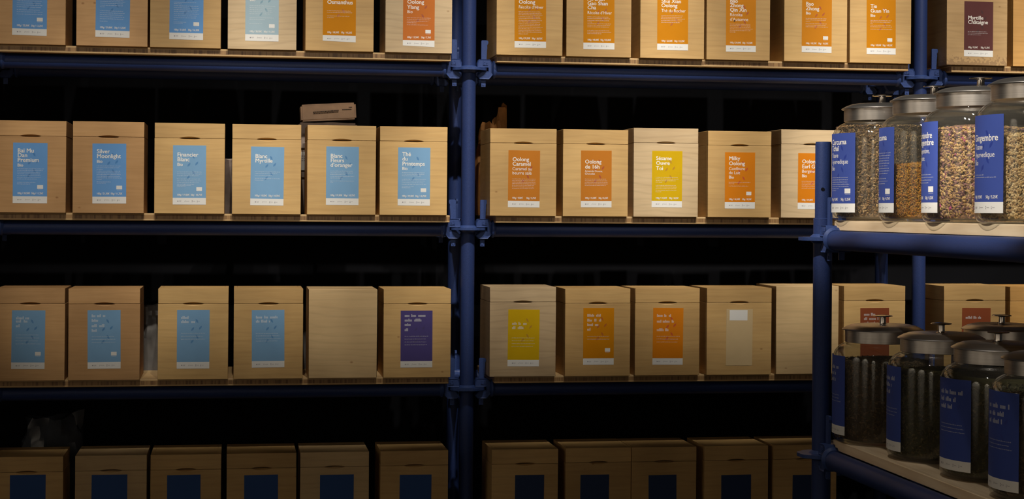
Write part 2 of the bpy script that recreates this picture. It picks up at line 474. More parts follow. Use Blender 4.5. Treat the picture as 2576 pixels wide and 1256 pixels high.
class Print:
    """flat print gathered in label coordinates (x across, z up)"""
    def __init__(s): s.v = []; s.f = []
    def poly(s, pts):
        n = len(s.v); s.v += pts; s.f.append(tuple(range(n, n + len(pts))))
    def rect(s, x0, x1, z0, z1):
        n = max(1, int((x1 - x0) / 0.005))
        for i in range(n):
            a, c = x0 + (x1 - x0) * i / n, x0 + (x1 - x0) * (i + 1) / n
            s.poly([(a, z0), (c, z0), (c, z1), (a, z1)])
    def text(s, txt, x, z, cap, bold, xs=0.86, right=False):
        vs, fs = text_geo(txt, bold)
        k = cap / CAP
        if right: x = x - max(p[0] for p in vs) * k * xs
        n = len(s.v)
        s.v += [(x + px * k * xs, z + py * k, d) for px, py, d in vs]
        s.f += [tuple(n + i for i in f) for f in fs]
    def width(s, txt, cap, bold, xs): return max(p[0] for p in text_geo(txt, bold)[0]) * cap / CAP * xs
    def leaf(s, x, z, L, wd, ang):
        ca, sa = math.cos(ang), math.sin(ang)
        pts = []
        for t in range(9):
            u = t / 8; pts.append((u - 0.5, 0.5 * math.sin(math.pi * u ** 0.8)))
        for t in range(7, 0, -1):
            u = t / 8; pts.append((u - 0.5, -0.42 * math.sin(math.pi * u ** 1.2)))
        s.poly([(x + (a * L) * ca - (b2 * wd) * sa, z + (a * L) * sa + (b2 * wd) * ca) for a, b2 in pts])
    def link(s, name, mat, parent, mapf, off):
        if not s.v: return
        me = bpy.data.meshes.new('print')
        me.from_pydata([mapf(p[0], p[1], off + (p[2] if len(p) > 2 else 0.0)) for p in s.v], [], s.f)
        me.materials.append(MATS[mat])
        return link(name, me, parent)

def panel(W, z0, z1, mapf, t, mat, cols, cut=0.0):
    bm = bmesh.new()
    fr_, bk = [], []
    for i in range(cols + 1):
        x = -W / 2 + W * i / cols
        zb = z0 + (cut if i == 0 else 0)
        fr_.append((bm.verts.new(mapf(x, zb, t)), bm.verts.new(mapf(x, z1, t))))
        bk.append((bm.verts.new(mapf(x, zb, 0)), bm.verts.new(mapf(x, z1, 0))))
    for i in range(cols):
        bm.faces.new((fr_[i][0], fr_[i + 1][0], fr_[i + 1][1], fr_[i][1]))
        bm.faces.new((bk[i][0], bk[i][1], bk[i + 1][1], bk[i + 1][0]))
        bm.faces.new((fr_[i][0], bk[i][0], bk[i + 1][0], fr_[i + 1][0]))
        bm.faces.new((fr_[i][1], fr_[i + 1][1], bk[i + 1][1], bk[i][1]))
    bm.faces.new((fr_[0][0], fr_[0][1], bk[0][1], bk[0][0]))
    bm.faces.new((fr_[-1][0], bk[-1][0], bk[-1][1], fr_[-1][1]))
    return mesh_of(bm, mat)

def make_label(parent, loc, rot, W, H, paper, T, P, logo, price, mapf, cols=1, rng=random, foot=0.113, capk=1.0, cut=0.0):
    t = 0.0006
    lab = link('label', panel(W, H * foot, H, mapf, t, 'paper_' + paper, cols), parent, loc, rot)
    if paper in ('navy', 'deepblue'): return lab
    if paper == 'blank':
        p = Print(); p.rect(-W * 0.38, W * 0.30, H * 0.80, H * 0.985); p.link('white_patch', 'paper_white', lab, mapf, t + 0.0002)
        link('footer', panel(W, 0, H * foot, mapf, t, 'paper_' + paper, cols), lab)
        return lab
    link('footer', panel(W, 0, H * foot, mapf, t, 'paper_white', cols, cut), lab)
    xl = -W / 2 + W * 0.125
    lf = Print()
    for fx, fy, sgn in ((.61, .19, -1), (.485, .327, 1), (.72, .305, 1), (.62, .462, -1), (.47, .538, 1)):
        lf.leaf(-W / 2 + fx * W, H * (1 - fy), H * 0.082, H * 0.036, sgn * math.radians(58 if sgn > 0 else 55))
    lf.link('leaf_print', 'leaf_' + paper, lab, mapf, t + 0.00012)
    ti, sub, sm = Print(), Print(), Print()
    for txt, st, y in T:
        if txt == '#':
            z = H * (1 - y); wd = W * st
            x = xl
            while x < xl + wd - 0.002:
                e = min(x + rng.uniform(0.012, 0.03), xl + wd)
                for k in range(max(2, int((e - x) / 0.0042))):
                    a = x + k * 0.0042
                    if a + 0.003 > e: break
                    hh = rng.choice((0.034, 0.034, 0.05)) * H
                    sm.rect(a, a + 0.0034, z, z + hh)
                x = e + 0.004
            continue
        cap = H * {'t': .066, 'b': .050, 's': .054, 'm': .033}[st] * capk
        xs = {'t': .99, 'b': .97, 's': .96, 'm': 1.0}[st]
        q = ti if st in 'tb' else sub
        wd = q.width(txt, cap, st in 'tb', xs)
        if wd > W * 0.79: xs *= W * 0.79 / wd
        q.text(txt, xl, H * (1 - y), cap, st in 'tb', xs)
    ti.link('title_text', 'ink_white', lab, mapf, t + 0.00026)
    sub.link('subtitle_text', 'ink_white', lab, mapf, t + 0.00026)
    sm.link('title_text', 'smudge_' + paper, lab, mapf, t + 0.00026)
    fp = Print()
    for y in P:
        wfull = rng.uniform(0.66, 0.77)
        if isinstance(y, tuple): y, k = y; wfull = 0.76 * k
        z = H * (1 - y) - 0.0008
        x, e = xl, xl + W * wfull
        while x < e - 0.001:
            x1 = min(e, x + rng.uniform(0.002, 0.0085))
            a = x
            while a < x1 - 0.0004:       # strokes of tiny letters
                wl = rng.uniform(0.0007, 0.0012)
                fp.rect(a, min(x1, a + wl), z - (0.0006 if rng.random() < .12 else 0), z + rng.choice((0.0014, 0.0014, 0.0014, 0.0021)))
                a += wl + 0.00035
            x = x1 + 0.0011
    fp.link('fine_print', 'fine_' + paper, lab, mapf, t + 0.0002)
    if logo is not None:
        z1 = H * (1 - logo + 0.031)
        lo = Print(); lo.rect(W * 0.21, W * 0.38, z1 - H * 0.062, z1); lo.link('organic_mark', 'paper_white', lab, mapf, t + 0.0002)
        l2 = Print()
        for k in range(12):     # ring of dots forming a leaf inside the mark
            a = 2 * math.pi * k / 12
            cx, cz = W * 0.295 + 0.0058 * math.cos(a), z1 - H * 0.031 + 0.0036 * math.sin(a + .4)
            l2.rect(cx - .0005, cx + .0005, cz - .0005, cz + .0005)
        l2.link('mark_dots', 'mark_inner', lab, mapf, t + 0.0003)
        l3 = Print()
        x = W * 0.225
        while x < W * 0.365:
            e = x + rng.uniform(.0008, .002); l3.rect(x, e, z1 - H * 0.079, z1 - H * 0.073); x = e + .0006
        l3.link('mark_caption', 'fine_' + paper, lab, mapf, t + 0.0002)
    if price:
        pr = Print()
        cap = H * 0.0305
        pr.text(price[0], xl, H * 0.150, cap, True, 0.83)
        pr.text(price[1], W * 0.385, H * 0.150, cap, True, 0.83, right=True)
        pr.link('price_text', 'ink_white', lab, mapf, t + 0.00026)
    # brewing pictograms on the white foot
    ic = Print()
    zc = H * foot * 0.5
    x = -W * 0.345
    ic.poly([(x + 0.0021 * math.cos(a), zc + 0.0021 * math.sin(a)) for a in [k * math.pi / 5 for k in range(10)]])
    def word(x, n, zc, h=0.0013):
        for k in range(n): ic.rect(x + k * 0.00155, x + k * 0.00155 + 0.0010, zc - h / 2, zc + h / 2 + (0.0006 if k % 3 == 0 else 0))
    word(x + 0.0042, 5, zc + 0.0009); word(x + 0.0042, 4, zc - 0.0014, 0.0008)
    x = -W * 0.145; ic.poly([(x, zc - 0.0024), (x + 0.0009, zc - 0.0024), (x + 0.0026, zc + 0.0024), (x + 0.0014, zc + 0.0024)]); word(x + 0.0038, 8, zc)
    x = W * 0.072; ic.rect(x, x + 0.003, zc + 0.0021, zc + 0.0029); ic.rect(x, x + 0.003, zc - 0.0029, zc - 0.0021); ic.poly([(x + .0003, zc + .002), (x + .0027, zc + .002), (x + .0017, zc), (x + .0027, zc - .002), (x + .0003, zc - .002), (x + .0013, zc)]); word(x + 0.0045, 5, zc)
    x = W * 0.235; ic.rect(x, x + 0.0010, zc - 0.003, zc + 0.003); ic.rect(x - .0006, x + 0.0016, zc - 0.003, zc - 0.0012); word(x + 0.0032, 4, zc)
    ic.link('pictograms', 'ink_grey', lab, mapf, t + 0.0002)
    return lab
flat = lambda x, z, off: (x, -off, z)

# ------------------------------------------------------------------ tea boxes
BW, BD, BH, LIDH = 0.2305, 0.235, 0.302, 0.050
T_ = 0.012
def box_meshes():
    NS = 12; half = 0.0345
    xs = [-half + 2 * half * i / NS for i in range(NS + 1)]
    pf = [max(0.0, 1 - (x / half) ** 2) for x in xs]
    zt = BH - LIDH - 0.0004
    def front(bm, sign, zseam, zfar, dfront, dback):
        """front panel with a curved finger slot cut in the seam edge"""
        y0, y1 = -BD / 2, -BD / 2 + T_
        A = [(-BW / 2, zseam)] + [(x, zseam + sign * dfront * p) for x, p in zip(xs, pf)] + [(BW / 2, zseam)]
        B = [(-BW / 2, zseam)] + [(x, zseam + sign * dback * p) for x, p in zip(xs, pf)] + [(BW / 2, zseam)]
        fa = [bm.verts.new((x, y0, z)) for x, z in A]; fb = [bm.verts.new((x, y1, z)) for x, z in B]
        ga = [bm.verts.new((x, y0, zfar)) for x, z in A]; gb = [bm.verts.new((x, y1, zfar)) for x, z in B]
        n = len(A)
        for i in range(n - 1):
            bm.faces.new((fa[i], fa[i + 1], ga[i + 1], ga[i])); bm.faces.new((fb[i], gb[i], gb[i + 1], fb[i + 1]))
            bm.faces.new((fa[i], fb[i], fb[i + 1], fa[i + 1])); bm.faces.new((ga[i], ga[i + 1], gb[i + 1], gb[i]))
        bm.faces.new((fa[0], ga[0], gb[0], fb[0])); bm.faces.new((fa[-1], fb[-1], gb[-1], ga[-1]))
    bm = bmesh.new()
    front(bm, -1, zt, 0.0, 0.0058, 0.0002)
    box(bm, -BW / 2, -BW / 2 + T_, -BD / 2 + T_, BD / 2, 0, zt)
    box(bm, BW / 2 - T_, BW / 2, -BD / 2 + T_, BD / 2, 0, zt)
    box(bm, -BW / 2 + T_, BW / 2 - T_, BD / 2 - T_, BD / 2, 0, zt)
    box(bm, -BW / 2 + T_, BW / 2 - T_, -BD / 2 + T_, BD / 2 - T_, 0, 0.01)
    body = bm
    bm = bmesh.new()
    zl = BH - LIDH + 0.0003
    front(bm, 1, zl, BH, 0.0044, 0.0001)
    box(bm, -BW / 2, -BW / 2 + T_, -BD / 2 + T_, BD / 2, zl, BH)
    box(bm, BW / 2 - T_, BW / 2, -BD / 2 + T_, BD / 2, zl, BH)
    box(bm, -BW / 2 + T_, BW / 2 - T_, BD / 2 - T_, BD / 2, zl, BH)
    box(bm, -BW / 2 + T_, BW / 2 - T_, -BD / 2 + T_, BD / 2 - T_, BH - T_, BH)
    return body, bm
_b, _l = box_meshes()
BODY0, LID0 = mesh_of(_b, 'honey'), mesh_of(_l, 'honey')
bm = bmesh.new(); box(bm, -BW / 2, BW / 2, -BD / 2, BD / 2, 0, BH); PLAIN0 = mesh_of(bm, 'honey')
MESHV = {}
def variant(base, key, mat):
    if (key, mat) not in MESHV:
        me = base.copy(); me.materials[0] = MATS[mat]; MESHV[(key, mat)] = me
    return MESHV[(key, mat)]

WORDS = {'blue': 'blue', 'steel': 'pale blue', 'mist': 'faded grey-blue', 'amber': 'amber', 'rust': 'rust-orange', 'ochre': 'orange', 'ochre2': 'brown-orange',
         'orange': 'bright orange', 'yellow': 'mustard yellow', 'maroon': 'dark maroon', 'purple': 'purple', 'brown': 'red-brown', 'blank': 'blank wood-coloured', 'navy': 'dark', 'deepblue': 'deep blue'}
WOODW = {'honey': 'honey-coloured', 'tan': 'tan', 'pale': 'pale maple', 'pale2': 'pale', 'amberwood': 'amber-brown', 'worn': 'scuffed'}
ORD = ('first', 'second', 'third', 'fourth', 'fifth', 'sixth')
# (centre x, width, height, wood, label (centre x, width, bottom, top), paper, titles, fine print lines, mark, prices)
ROWS = [
 [
  (-1.6181, 0.2294, 0.302, 'tan', (-1.6184, 0.1097, 0.0291, 0.2236), 'blue', [], [0.421, 0.4579, 0.4913, 0.5248, 0.5716, 0.6051, 0.6453], 0.7289, ('100g / 22,50€', '50g / 12,25€')),
  (-1.3542, 0.2298, 0.302, 'tan', (-1.3529, 0.1101, 0.0289, 0.2234), 'blue', [], [0.366, 0.3964, 0.4267, 0.4605, (0.4908, 0.2), 0.5549, 0.5886, 0.6223, 0.656, 0.6898, (0.7302, 0.3)], None, ('100g / 29,00€', '50g / 15,50€')),
  (-1.1161, 0.2309, 0.302, 'honey', (-1.1138, 0.1103, 0.0272, 0.2217), 'blue', [], [0.3651, (0.3923, 0.3), 0.4262, 0.4602, 0.4941, 0.5247, 0.562, 0.596, 0.6299, (0.6639, 0.15), (0.7046, 0.5), (0.725, 0.35)], 0.7318, ('100g / 31,00€', '50g / 16,50€')),
  (-0.8639, 0.2277, 0.302, 'pale', (-0.8649, 0.1105, 0.0277, 0.2222), 'mist', [('Bio', 'b', 0.3162)], [0.3948, 0.429, 0.4632, 0.4974, (0.5316, 0.8), 0.5999, (0.6273, 0.6), (0.7025, 0.5)], 0.7367, ('100g / 20,50€', '50g / 11,25€')),
  (-0.6058, 0.229, 0.302, 'honey', (-0.607, 0.1108, 0.0304, 0.2249), 'amber', [('Osmanthus', 't', 0.3422)], [0.4627, 0.4903, 0.5523, (0.5798, 0.3)], None, ('100g / 18,50€', '50g / 10,25€')),
  (-0.338, 0.227, 0.302, 'pale', (-0.3383, 0.1078, 0.0204, 0.2149), 'rust', [('Oolong', 't', 0.2505), ('Ylang', 't', 0.3407), ('Bio', 's', 0.417)], [0.4968, 0.5281, 0.5558, (0.5836, 0.4), (0.6183, 0.9)], 0.7328, ('100g / 13,50€', '50g / 7,75€')),
  (0.0438, 0.2298, 0.302, 'honey', (0.0463, 0.1094, 0.0257, 0.2202), 'amber', [('Oolong', 't', 0.2249), ('Récolte d’Hiver', 's', 0.3091)], [0.3652, 0.3933, 0.4213, 0.4564, 0.4844, 0.5195, 0.5476, 0.5826, 0.6107, 0.6388, 0.6668, 0.6949, 0.7229, (0.758, 0.4)], None, ('100g / 39,50€', '50g / 20,75€')),
  (0.287, 0.2287, 0.302, 'honey', (0.2874, 0.1094, 0.0263, 0.2208), 'amber', [('Ali Shan', 't', 0.1372), ('Gao Shan', 't', 0.2184), ('Cha', 't', 0.2925), ('Récolte d’Hiver', 's', 0.3786)], [0.4281, 0.4563, 0.4916, (0.5199, 0.2), 0.5481, 0.5763, 0.6046, 0.6681, 0.6964, (0.7246, 0.6)], None, ('100g / 48,00€', '50g / 25,00€')),
  (0.5473, 0.2284, 0.302, 'honey', (0.5485, 0.1103, 0.0287, 0.2232), 'amber', [('Shui Xian', 't', 0.1573), ('Oolong', 't', 0.2356), ('Thé du Rocher', 's', 0.3209)], [0.3849, 0.4133, 0.4418, 0.4738, (0.5058, 0.8)], None, ('100g / 22,50€', '50g / 12,25€')),
  (0.7865, 0.2299, 0.302, 'honey', (0.7959, 0.1082, 0.0287, 0.2232), 'ochre', [('Bao', 't', 0.1159), ('Zhong', 't', 0.1968), ('Qin Xin', 't', 0.2777), ('Récolte', 's', 0.3593), ('d’Automne', 's', 0.4416)], [0.5025, 0.5311, 0.5597, 0.5884, 0.617, (0.6456, 0.25)], None, ('100g / 29,00€', '50g / 15,50€')),
  (1.0686, 0.2312, 0.302, 'honey', (1.072, 0.1098, 0.0323, 0.2268), 'ochre', [('Bao', 't', 0.1526), ('Zhong', 't', 0.2355), ('Bio', 'b', 0.3141)], [0.3848, 0.4136, (0.4425, 0.2), 0.4786, 0.5074, 0.5363], 0.731, ('100g / 18,50€', '50g / 10,25€')),
  (1.3087, 0.2283, 0.302, 'honey', (1.3114, 0.1082, 0.0312, 0.2257), 'amber', [('Tie', 't', 0.1544), ('Guan Yin', 't', 0.2393), ('Bio', 'b', 0.3177)], [0.3845, 0.4135, (0.4426, 0.12), 0.4716, 0.5006, 0.5442], 0.7329, ('100g / 18,50€', '50g / 10,25€')),
  (1.6724, 0.2297, 0.302, 'worn', (1.6778, 0.1096, 0.0312, 0.2286), 'maroon', [('Myrtille', 't', 0.3285), ('Châtaigne', 't', 0.4079)], [0.5487, 0.5776, (0.6065, 0.6)], None, ('100g / 9,50€', '50g / 5,75€')),
  (1.9245, 0.2274, 0.302, 'amberwood', None, None, [], [], None, None),
 ],
 [
  (-1.6122, 0.227, 0.3009, 'tan', (-1.6128, 0.1091, 0.0307, 0.2286), 'blue', [('Baï Mu', 't', 0.161), ('Dan', 't', 0.238), ('Premium', 't', 0.316), ('Bio', 'b', 0.396)], [0.43, 0.458, 0.487, 0.515, 0.543, 0.572, (0.6, 0.75), (0.655, 0.7), (0.683, 0.5)], 0.73, ('100g / 20,50€', '50g / 11,25€')),
  (-1.3623, 0.2296, 0.3015, 'tan', (-1.3591, 0.1088, 0.0316, 0.2294), 'blue', [('Silver', 't', 0.162), ('Moonlight', 't', 0.241), ('Bio', 'b', 0.322)], [0.373, 0.402, (0.43, 0.25), 0.46, 0.488, 0.516, 0.545, 0.573, (0.6, 0.2), (0.64, 0.55), (0.662, 0.35)], 0.732, ('100g / 21,50€', '50g / 11,75€')),
  (-1.0994, 0.2292, 0.3003, 'honey', (-1.0996, 0.1084, 0.0301, 0.227), 'steel', [('Financier', 't', 0.189), ('Blanc', 't', 0.27), ('Bio', 'b', 0.347)], [0.45, 0.483, 0.515, 0.568, 0.6, 0.63, (0.657, 0.7), (0.68, 0.55), (0.697, 0.35)], 0.737, ('100g / 19,50€', '50g / 10,75€')),
  (-0.8459, 0.2279, 0.3002, 'honey', (-0.8446, 0.11, 0.0294, 0.2257), 'steel', [('Blanc', 't', 0.194), ('Myrtille', 't', 0.27)], [0.429, 0.458, (0.487, 0.7), 0.542, (0.572, 0.35)], None, ('100g / 19,50€', '50g / 10,75€')),
  (-0.5955, 0.2305, 0.3007, 'honey', (-0.5928, 0.1096, 0.0327, 0.2297), 'steel', [('Blanc', 't', 0.192), ('Fleurs', 't', 0.268), ('d’oranger', 't', 0.348)], [0.42, 0.45, (0.478, 0.6), 0.51, (0.54, 0.5), (0.59, 0.97), (0.61, 0.12)], None, ('100g / 19,50€', '50g / 10,75€')),
  (-0.352, 0.2296, 0.3004, 'honey', (-0.3506, 0.1097, 0.0325, 0.2296), 'steel', [('Thé', 't', 0.147), ('du', 't', 0.226), ('Printemps', 't', 0.31), ('Bio', 'b', 0.387)], [0.434, 0.461, (0.489, 0.8), 0.548, 0.576, 0.607, 0.635, (0.672, 0.5), (0.694, 0.35)], 0.73, ('100g / 19,50€', '50g / 10,75€')),
  (0.0261, 0.231, 0.2993, 'honey', (0.0282, 0.11, 0.0293, 0.225), 'ochre2', [('Oolong', 't', 0.19), ('Caramel', 't', 0.269), ('Caramel au', 's', 0.35), ('beurre salé', 's', 0.423)], [0.502, 0.53, 0.558, 0.586, 0.614, 0.643, 0.671], None, ('100g / 9,50€', '50g / 5,75€')),
  (0.2792, 0.2293, 0.2996, 'honey', (0.282, 0.108, 0.0312, 0.2276), 'ochre2', [('Oolong', 't', 0.228), ('de 16h', 't', 0.318), ('Amande Douce,', 'm', 0.378), ('Chocolat', 'm', 0.423)], [0.502, 0.53, 0.558, 0.587, 0.615], None, ('100g / 15,50€', '50g / 8,25€')),
  (0.5294, 0.2303, 0.3082, 'pale', (0.5327, 0.1081, 0.0331, 0.2294), 'yellow', [('Sésame', 't', 0.162), ('Ouvre', 't', 0.248), ('Toi', 't', 0.341)], [0.468, 0.498, 0.527, (0.554, 0.3), 0.613, 0.64, 0.669, 0.698, (0.726, 0.25)], None, ('100g / 14,50€', '50g / 8,25€')),
  (0.7936, 0.2293, 0.3017, 'honey', (0.7951, 0.1089, 0.0309, 0.2279), 'orange', [('Milky', 't', 0.139), ('Oolong', 't', 0.23), ('Confiture', 's', 0.316), ('de Lait', 's', 0.39), ('Bio', 'b', 0.467)], [0.533, (0.561, 0.25), 0.6], 0.73, ('100g / 16,50€', '50g / 9,25€')),
  (1.0601, 0.2297, 0.3105, 'pale', (1.0613, 0.1097, 0.0307, 0.2278), 'orange', [('Oolong', 't', 0.18), ('Earl Grey', 't', 0.27), ('Bergmote', 's', 0.348), ('Bio', 'b', 0.43)], [0.503, 0.533, 0.561, (0.588, 0.8), 0.625], None, ('100g / 14,50€', '50g / 8,25€')),
  (1.3045, 0.2268, 0.3113, 'honey', None, None, [], [], None, None),
 ],
 [
  (-1.6091, 0.2207, 0.3028, 'tan', (-1.6157, 0.106, 0.0385, 0.2312), 'steel', [('#', 0.4, 0.155), ('#', 0.42, 0.21), ('#', 0.14, 0.29)], [0.42, 0.47, 0.52, 0.57], 0.74, None),
  (-1.3723, 0.2302, 0.3015, 'tan', (-1.3719, 0.1061, 0.0379, 0.2313), 'steel', [('#', 0.45, 0.12), ('#', 0.25, 0.2), ('#', 0.42, 0.29), ('#', 0.2, 0.37)], [0.45, 0.5, 0.55], 0.745, None),
  (-1.0841, 0.2301, 0.3014, 'honey', (-1.0838, 0.1066, 0.0357, 0.2314), 'steel', [('#', 0.3, 0.155), ('#', 0.45, 0.225)], [0.4, 0.45, 0.5], None, None),
  (-0.8361, 0.2294, 0.3014, 'honey', (-0.8364, 0.1081, 0.0378, 0.2308), 'steel', [('#', 0.72, 0.15), ('#', 0.45, 0.22)], [0.41, 0.45, 0.5, 0.54], None, None),
  (-0.5872, 0.2299, 0.3, 'pale2', None, None, [], [], None, None),
  (-0.3355, 0.2291, 0.2999, 'honey', (-0.3378, 0.1084, 0.034, 0.227), 'purple', [('#', 0.74, 0.11), ('#', 0.6, 0.19), ('#', 0.2, 0.27), ('#', 0.15, 0.36)], [0.45, 0.5, 0.55, 0.6], None, None),
  (0.0281, 0.2296, 0.3067, 'pale', (0.0299, 0.1093, 0.0352, 0.2303), 'yellow', [('#', 0.5, 0.27), ('#', 0.4, 0.345)], [0.5, 0.55, 0.6, 0.65], None, None),
  (0.2903, 0.2294, 0.3012, 'honey', (0.2932, 0.1081, 0.0388, 0.2352), 'amber', [('#', 0.48, 0.155), ('#', 0.45, 0.24), ('#', 0.4, 0.32), ('#', 0.15, 0.4)], [0.5, 0.55], 0.74, None),
  (0.5386, 0.2304, 0.3025, 'honey', (0.5398, 0.1081, 0.0369, 0.2347), 'orange', [('#', 0.5, 0.16), ('#', 0.6, 0.26), ('#', 0.4, 0.41)], [0.5, 0.55, 0.6], None, None),
  (0.7961, 0.2344, 0.3039, 'honey', (0.7961, 0.0952, 0.0323, 0.23), 'blank', [], [], None, None),
  (1.0469, 0.2295, 0.3108, 'pale2', None, None, [], [], None, None),
  (1.2933, 0.2281, 0.3109, 'honey', (1.2946, 0.1067, 0.0399, 0.2332), 'brown', [('#', 0.4, 0.14), ('#', 0.5, 0.22), ('#', 0.5, 0.3)], [0.45, 0.5], None, None),
  (1.6703, 0.2327, 0.3109, 'honey', (1.675, 0.1081, 0.0372, 0.2325), 'brown', [('#', 0.55, 0.2)], [0.45, 0.5], None, None),
  (1.9205, 0.2281, 0.308, 'amberwood', None, None, [], [], None, None),
 ],
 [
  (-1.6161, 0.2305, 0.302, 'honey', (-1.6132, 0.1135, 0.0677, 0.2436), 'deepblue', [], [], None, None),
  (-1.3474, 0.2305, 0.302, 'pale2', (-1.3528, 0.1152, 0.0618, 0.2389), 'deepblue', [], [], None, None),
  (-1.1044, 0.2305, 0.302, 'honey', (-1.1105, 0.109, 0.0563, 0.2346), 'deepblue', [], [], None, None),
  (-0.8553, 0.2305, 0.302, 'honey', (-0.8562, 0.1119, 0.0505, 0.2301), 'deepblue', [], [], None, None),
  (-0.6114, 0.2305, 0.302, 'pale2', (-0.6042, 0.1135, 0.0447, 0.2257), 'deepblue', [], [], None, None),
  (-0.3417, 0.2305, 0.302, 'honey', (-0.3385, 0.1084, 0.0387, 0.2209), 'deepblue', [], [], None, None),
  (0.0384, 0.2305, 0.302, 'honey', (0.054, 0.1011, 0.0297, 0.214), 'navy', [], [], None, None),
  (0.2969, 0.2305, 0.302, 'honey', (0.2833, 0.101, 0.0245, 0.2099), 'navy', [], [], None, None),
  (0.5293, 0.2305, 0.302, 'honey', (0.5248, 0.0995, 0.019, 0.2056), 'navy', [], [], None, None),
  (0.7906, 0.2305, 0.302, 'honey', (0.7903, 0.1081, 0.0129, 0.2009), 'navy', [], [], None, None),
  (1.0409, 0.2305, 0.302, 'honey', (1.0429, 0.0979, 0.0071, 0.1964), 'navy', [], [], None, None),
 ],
]

def tea_box(k, spec):
    X, W, H, wd, L, paper, T, P, logo, price = spec
    bay = 0 if X < POSTX[1] else (1 if X < POSTX[2] else 2)
    idx = sum(1 for s in ROWS[k] if (0 if s[0] < POSTX[1] else (1 if s[0] < POSTX[2] else 2)) == bay and s[0] < X)
    where = '%s from left, %s row, %s bay' % (ORD[idx], ROWN[k], ('left', 'middle', 'right')[bay])
    lab = '%s wooden box with %s, %s' % (WOODW[wd], (WORDS[paper] + ' label') if paper else 'no label', where)
    rng = random.Random(int(X * 1000) + k * 77)
    y = -0.078 + BD / 2 + rng.uniform(-0.003, 0.003)
    t = thing('tea_box', lab, 'wooden box', (X, y, LEVEL[k]), (0, 0, 0), 'wooden tea boxes on the wall shelves')
    sx, sz = W / BW, H / BH
    if wd == 'pale2' and paper is None:      # turned round: back shows, no slot or seam
        bevel(link('body', variant(PLAIN0, 'plain', wd), t, (0, 0, 0), (0, 0, 0), (sx, 1, sz)), 0.0014)
    else:
        bevel(link('body', variant(BODY0, 'body', wd), t, (0, 0, 0), (0, 0, 0), (sx, 1, sz)), 0.0006)
        bevel(link('lid', variant(LID0, 'lid', wd), t, (0, 0, 0.0003), (0, rng.uniform(-.0015, .0015), 0), (sx, 1, sz)), 0.0006)
    if L:
        lx, lw, zb, zt = L
        make_label(t, (lx - X, -BD / 2 - 0.0001, zb), (0, rng.uniform(-.008, .010), 0), lw, zt - zb, paper, T, P, logo, price, flat, 1, rng,
                   cut=(0.0035 if paper in ('rust',) or (k == 0 and paper == 'amber' and T and T[0][0].startswith('Os')) else 0.0))
        if k == 0 and T and T[-1][0].startswith('d’A'):
            sm = Print(); sm.leaf(-lw * .22, (zt - zb) * .555, .0085, .005, 1.2)
            sm.link('dark_smear', 'smear', t, lambda a, z, o: (a + lx - X, -BD / 2 - 0.0012, z + zb), 0)
    return t
for k in range(4):
    for spec in ROWS[k]: tea_box(k, spec)

# ------------------------------------------------------------------ bags and packages behind the boxes
def crumpled(name, mat, w0, d0, h, seed, peak=0.0, gather=0.75, amp=0.009):
    rng = random.Random(seed)
    bm = bmesh.new()
    n, lv_ = 28, 14
    ph = [rng.uniform(0, 6.28) for _ in range(8)]
    rings = []
    for j in range(lv_ + 1):
        u = j / lv_
        ring = []
        for i in range(n):
            a = 2 * math.pi * i / n
            sq = 1 / max(abs(math.cos(a)), abs(math.sin(a))) ** 0.7
            k = 1 - (1 - gather) * max(0, (u - 0.45) / 0.55) ** 1.4
            cr = amp * (math.sin(3 * a + ph[0] + 5 * u) + 0.7 * math.sin(5 * a + ph[1] - 9 * u) + 0.5 * math.sin(9 * a + ph[2] + 17 * u)) * (0.3 + u)
            z = h * u
            if j == lv_: z += peak * (0.5 + 0.5 * math.cos(a - 0.3)) ** 5 + 0.12 * peak * math.sin(7 * a + ph[3])
            ring.append(bm.verts.new(((w0 / 2 * sq * k + cr) * math.cos(a) , (d0 / 2 * sq * k + cr) * math.sin(a), z)))
        rings.append(ring)
    for a, b2 in zip(rings, rings[1:]):
        for i in range(n): bm.faces.new((a[i], a[(i + 1) % n], b2[(i + 1) % n], b2[i]))
    bm.faces.new(rings[0][::-1])
    # folded, pinched mouth
    c = bm.verts.new((w0 * 0.05, 0, h * 0.95))
    for i in range(n): bm.faces.new((rings[-1][i], rings[-1][(i + 1) % n], c))
    return mesh_of(bm, mat)
def package(mat, w0, d0, h, seed, amp=0.0025):
    rng = random.Random(seed)
    bm = bmesh.new(); box(bm, -w0 / 2, w0 / 2, -d0 / 2, d0 / 2, 0, h)
    bmesh.ops.bevel(bm, geom=bm.edges[:], offset=0.006, segments=2, affect='EDGES')
    bmesh.ops.subdivide_edges(bm, edges=[e for e in bm.edges if e.calc_length() > 0.03], cuts=7, use_grid_fill=True)
    for v in bm.verts:
        s = amp * (math.sin(v.co.x * 60 + seed) * math.sin(v.co.z * 90 + seed * 2) + math.sin(v.co.x * 31 + v.co.y * 47 + seed))
        v.co.y += s * (1 if v.co.z > 0.004 else 0)
        if v.co.z > 0.004: v.co.z += 0.5 * s
    return mesh_of(bm, mat, True)
SY = 0.285
z = LEVEL[1]
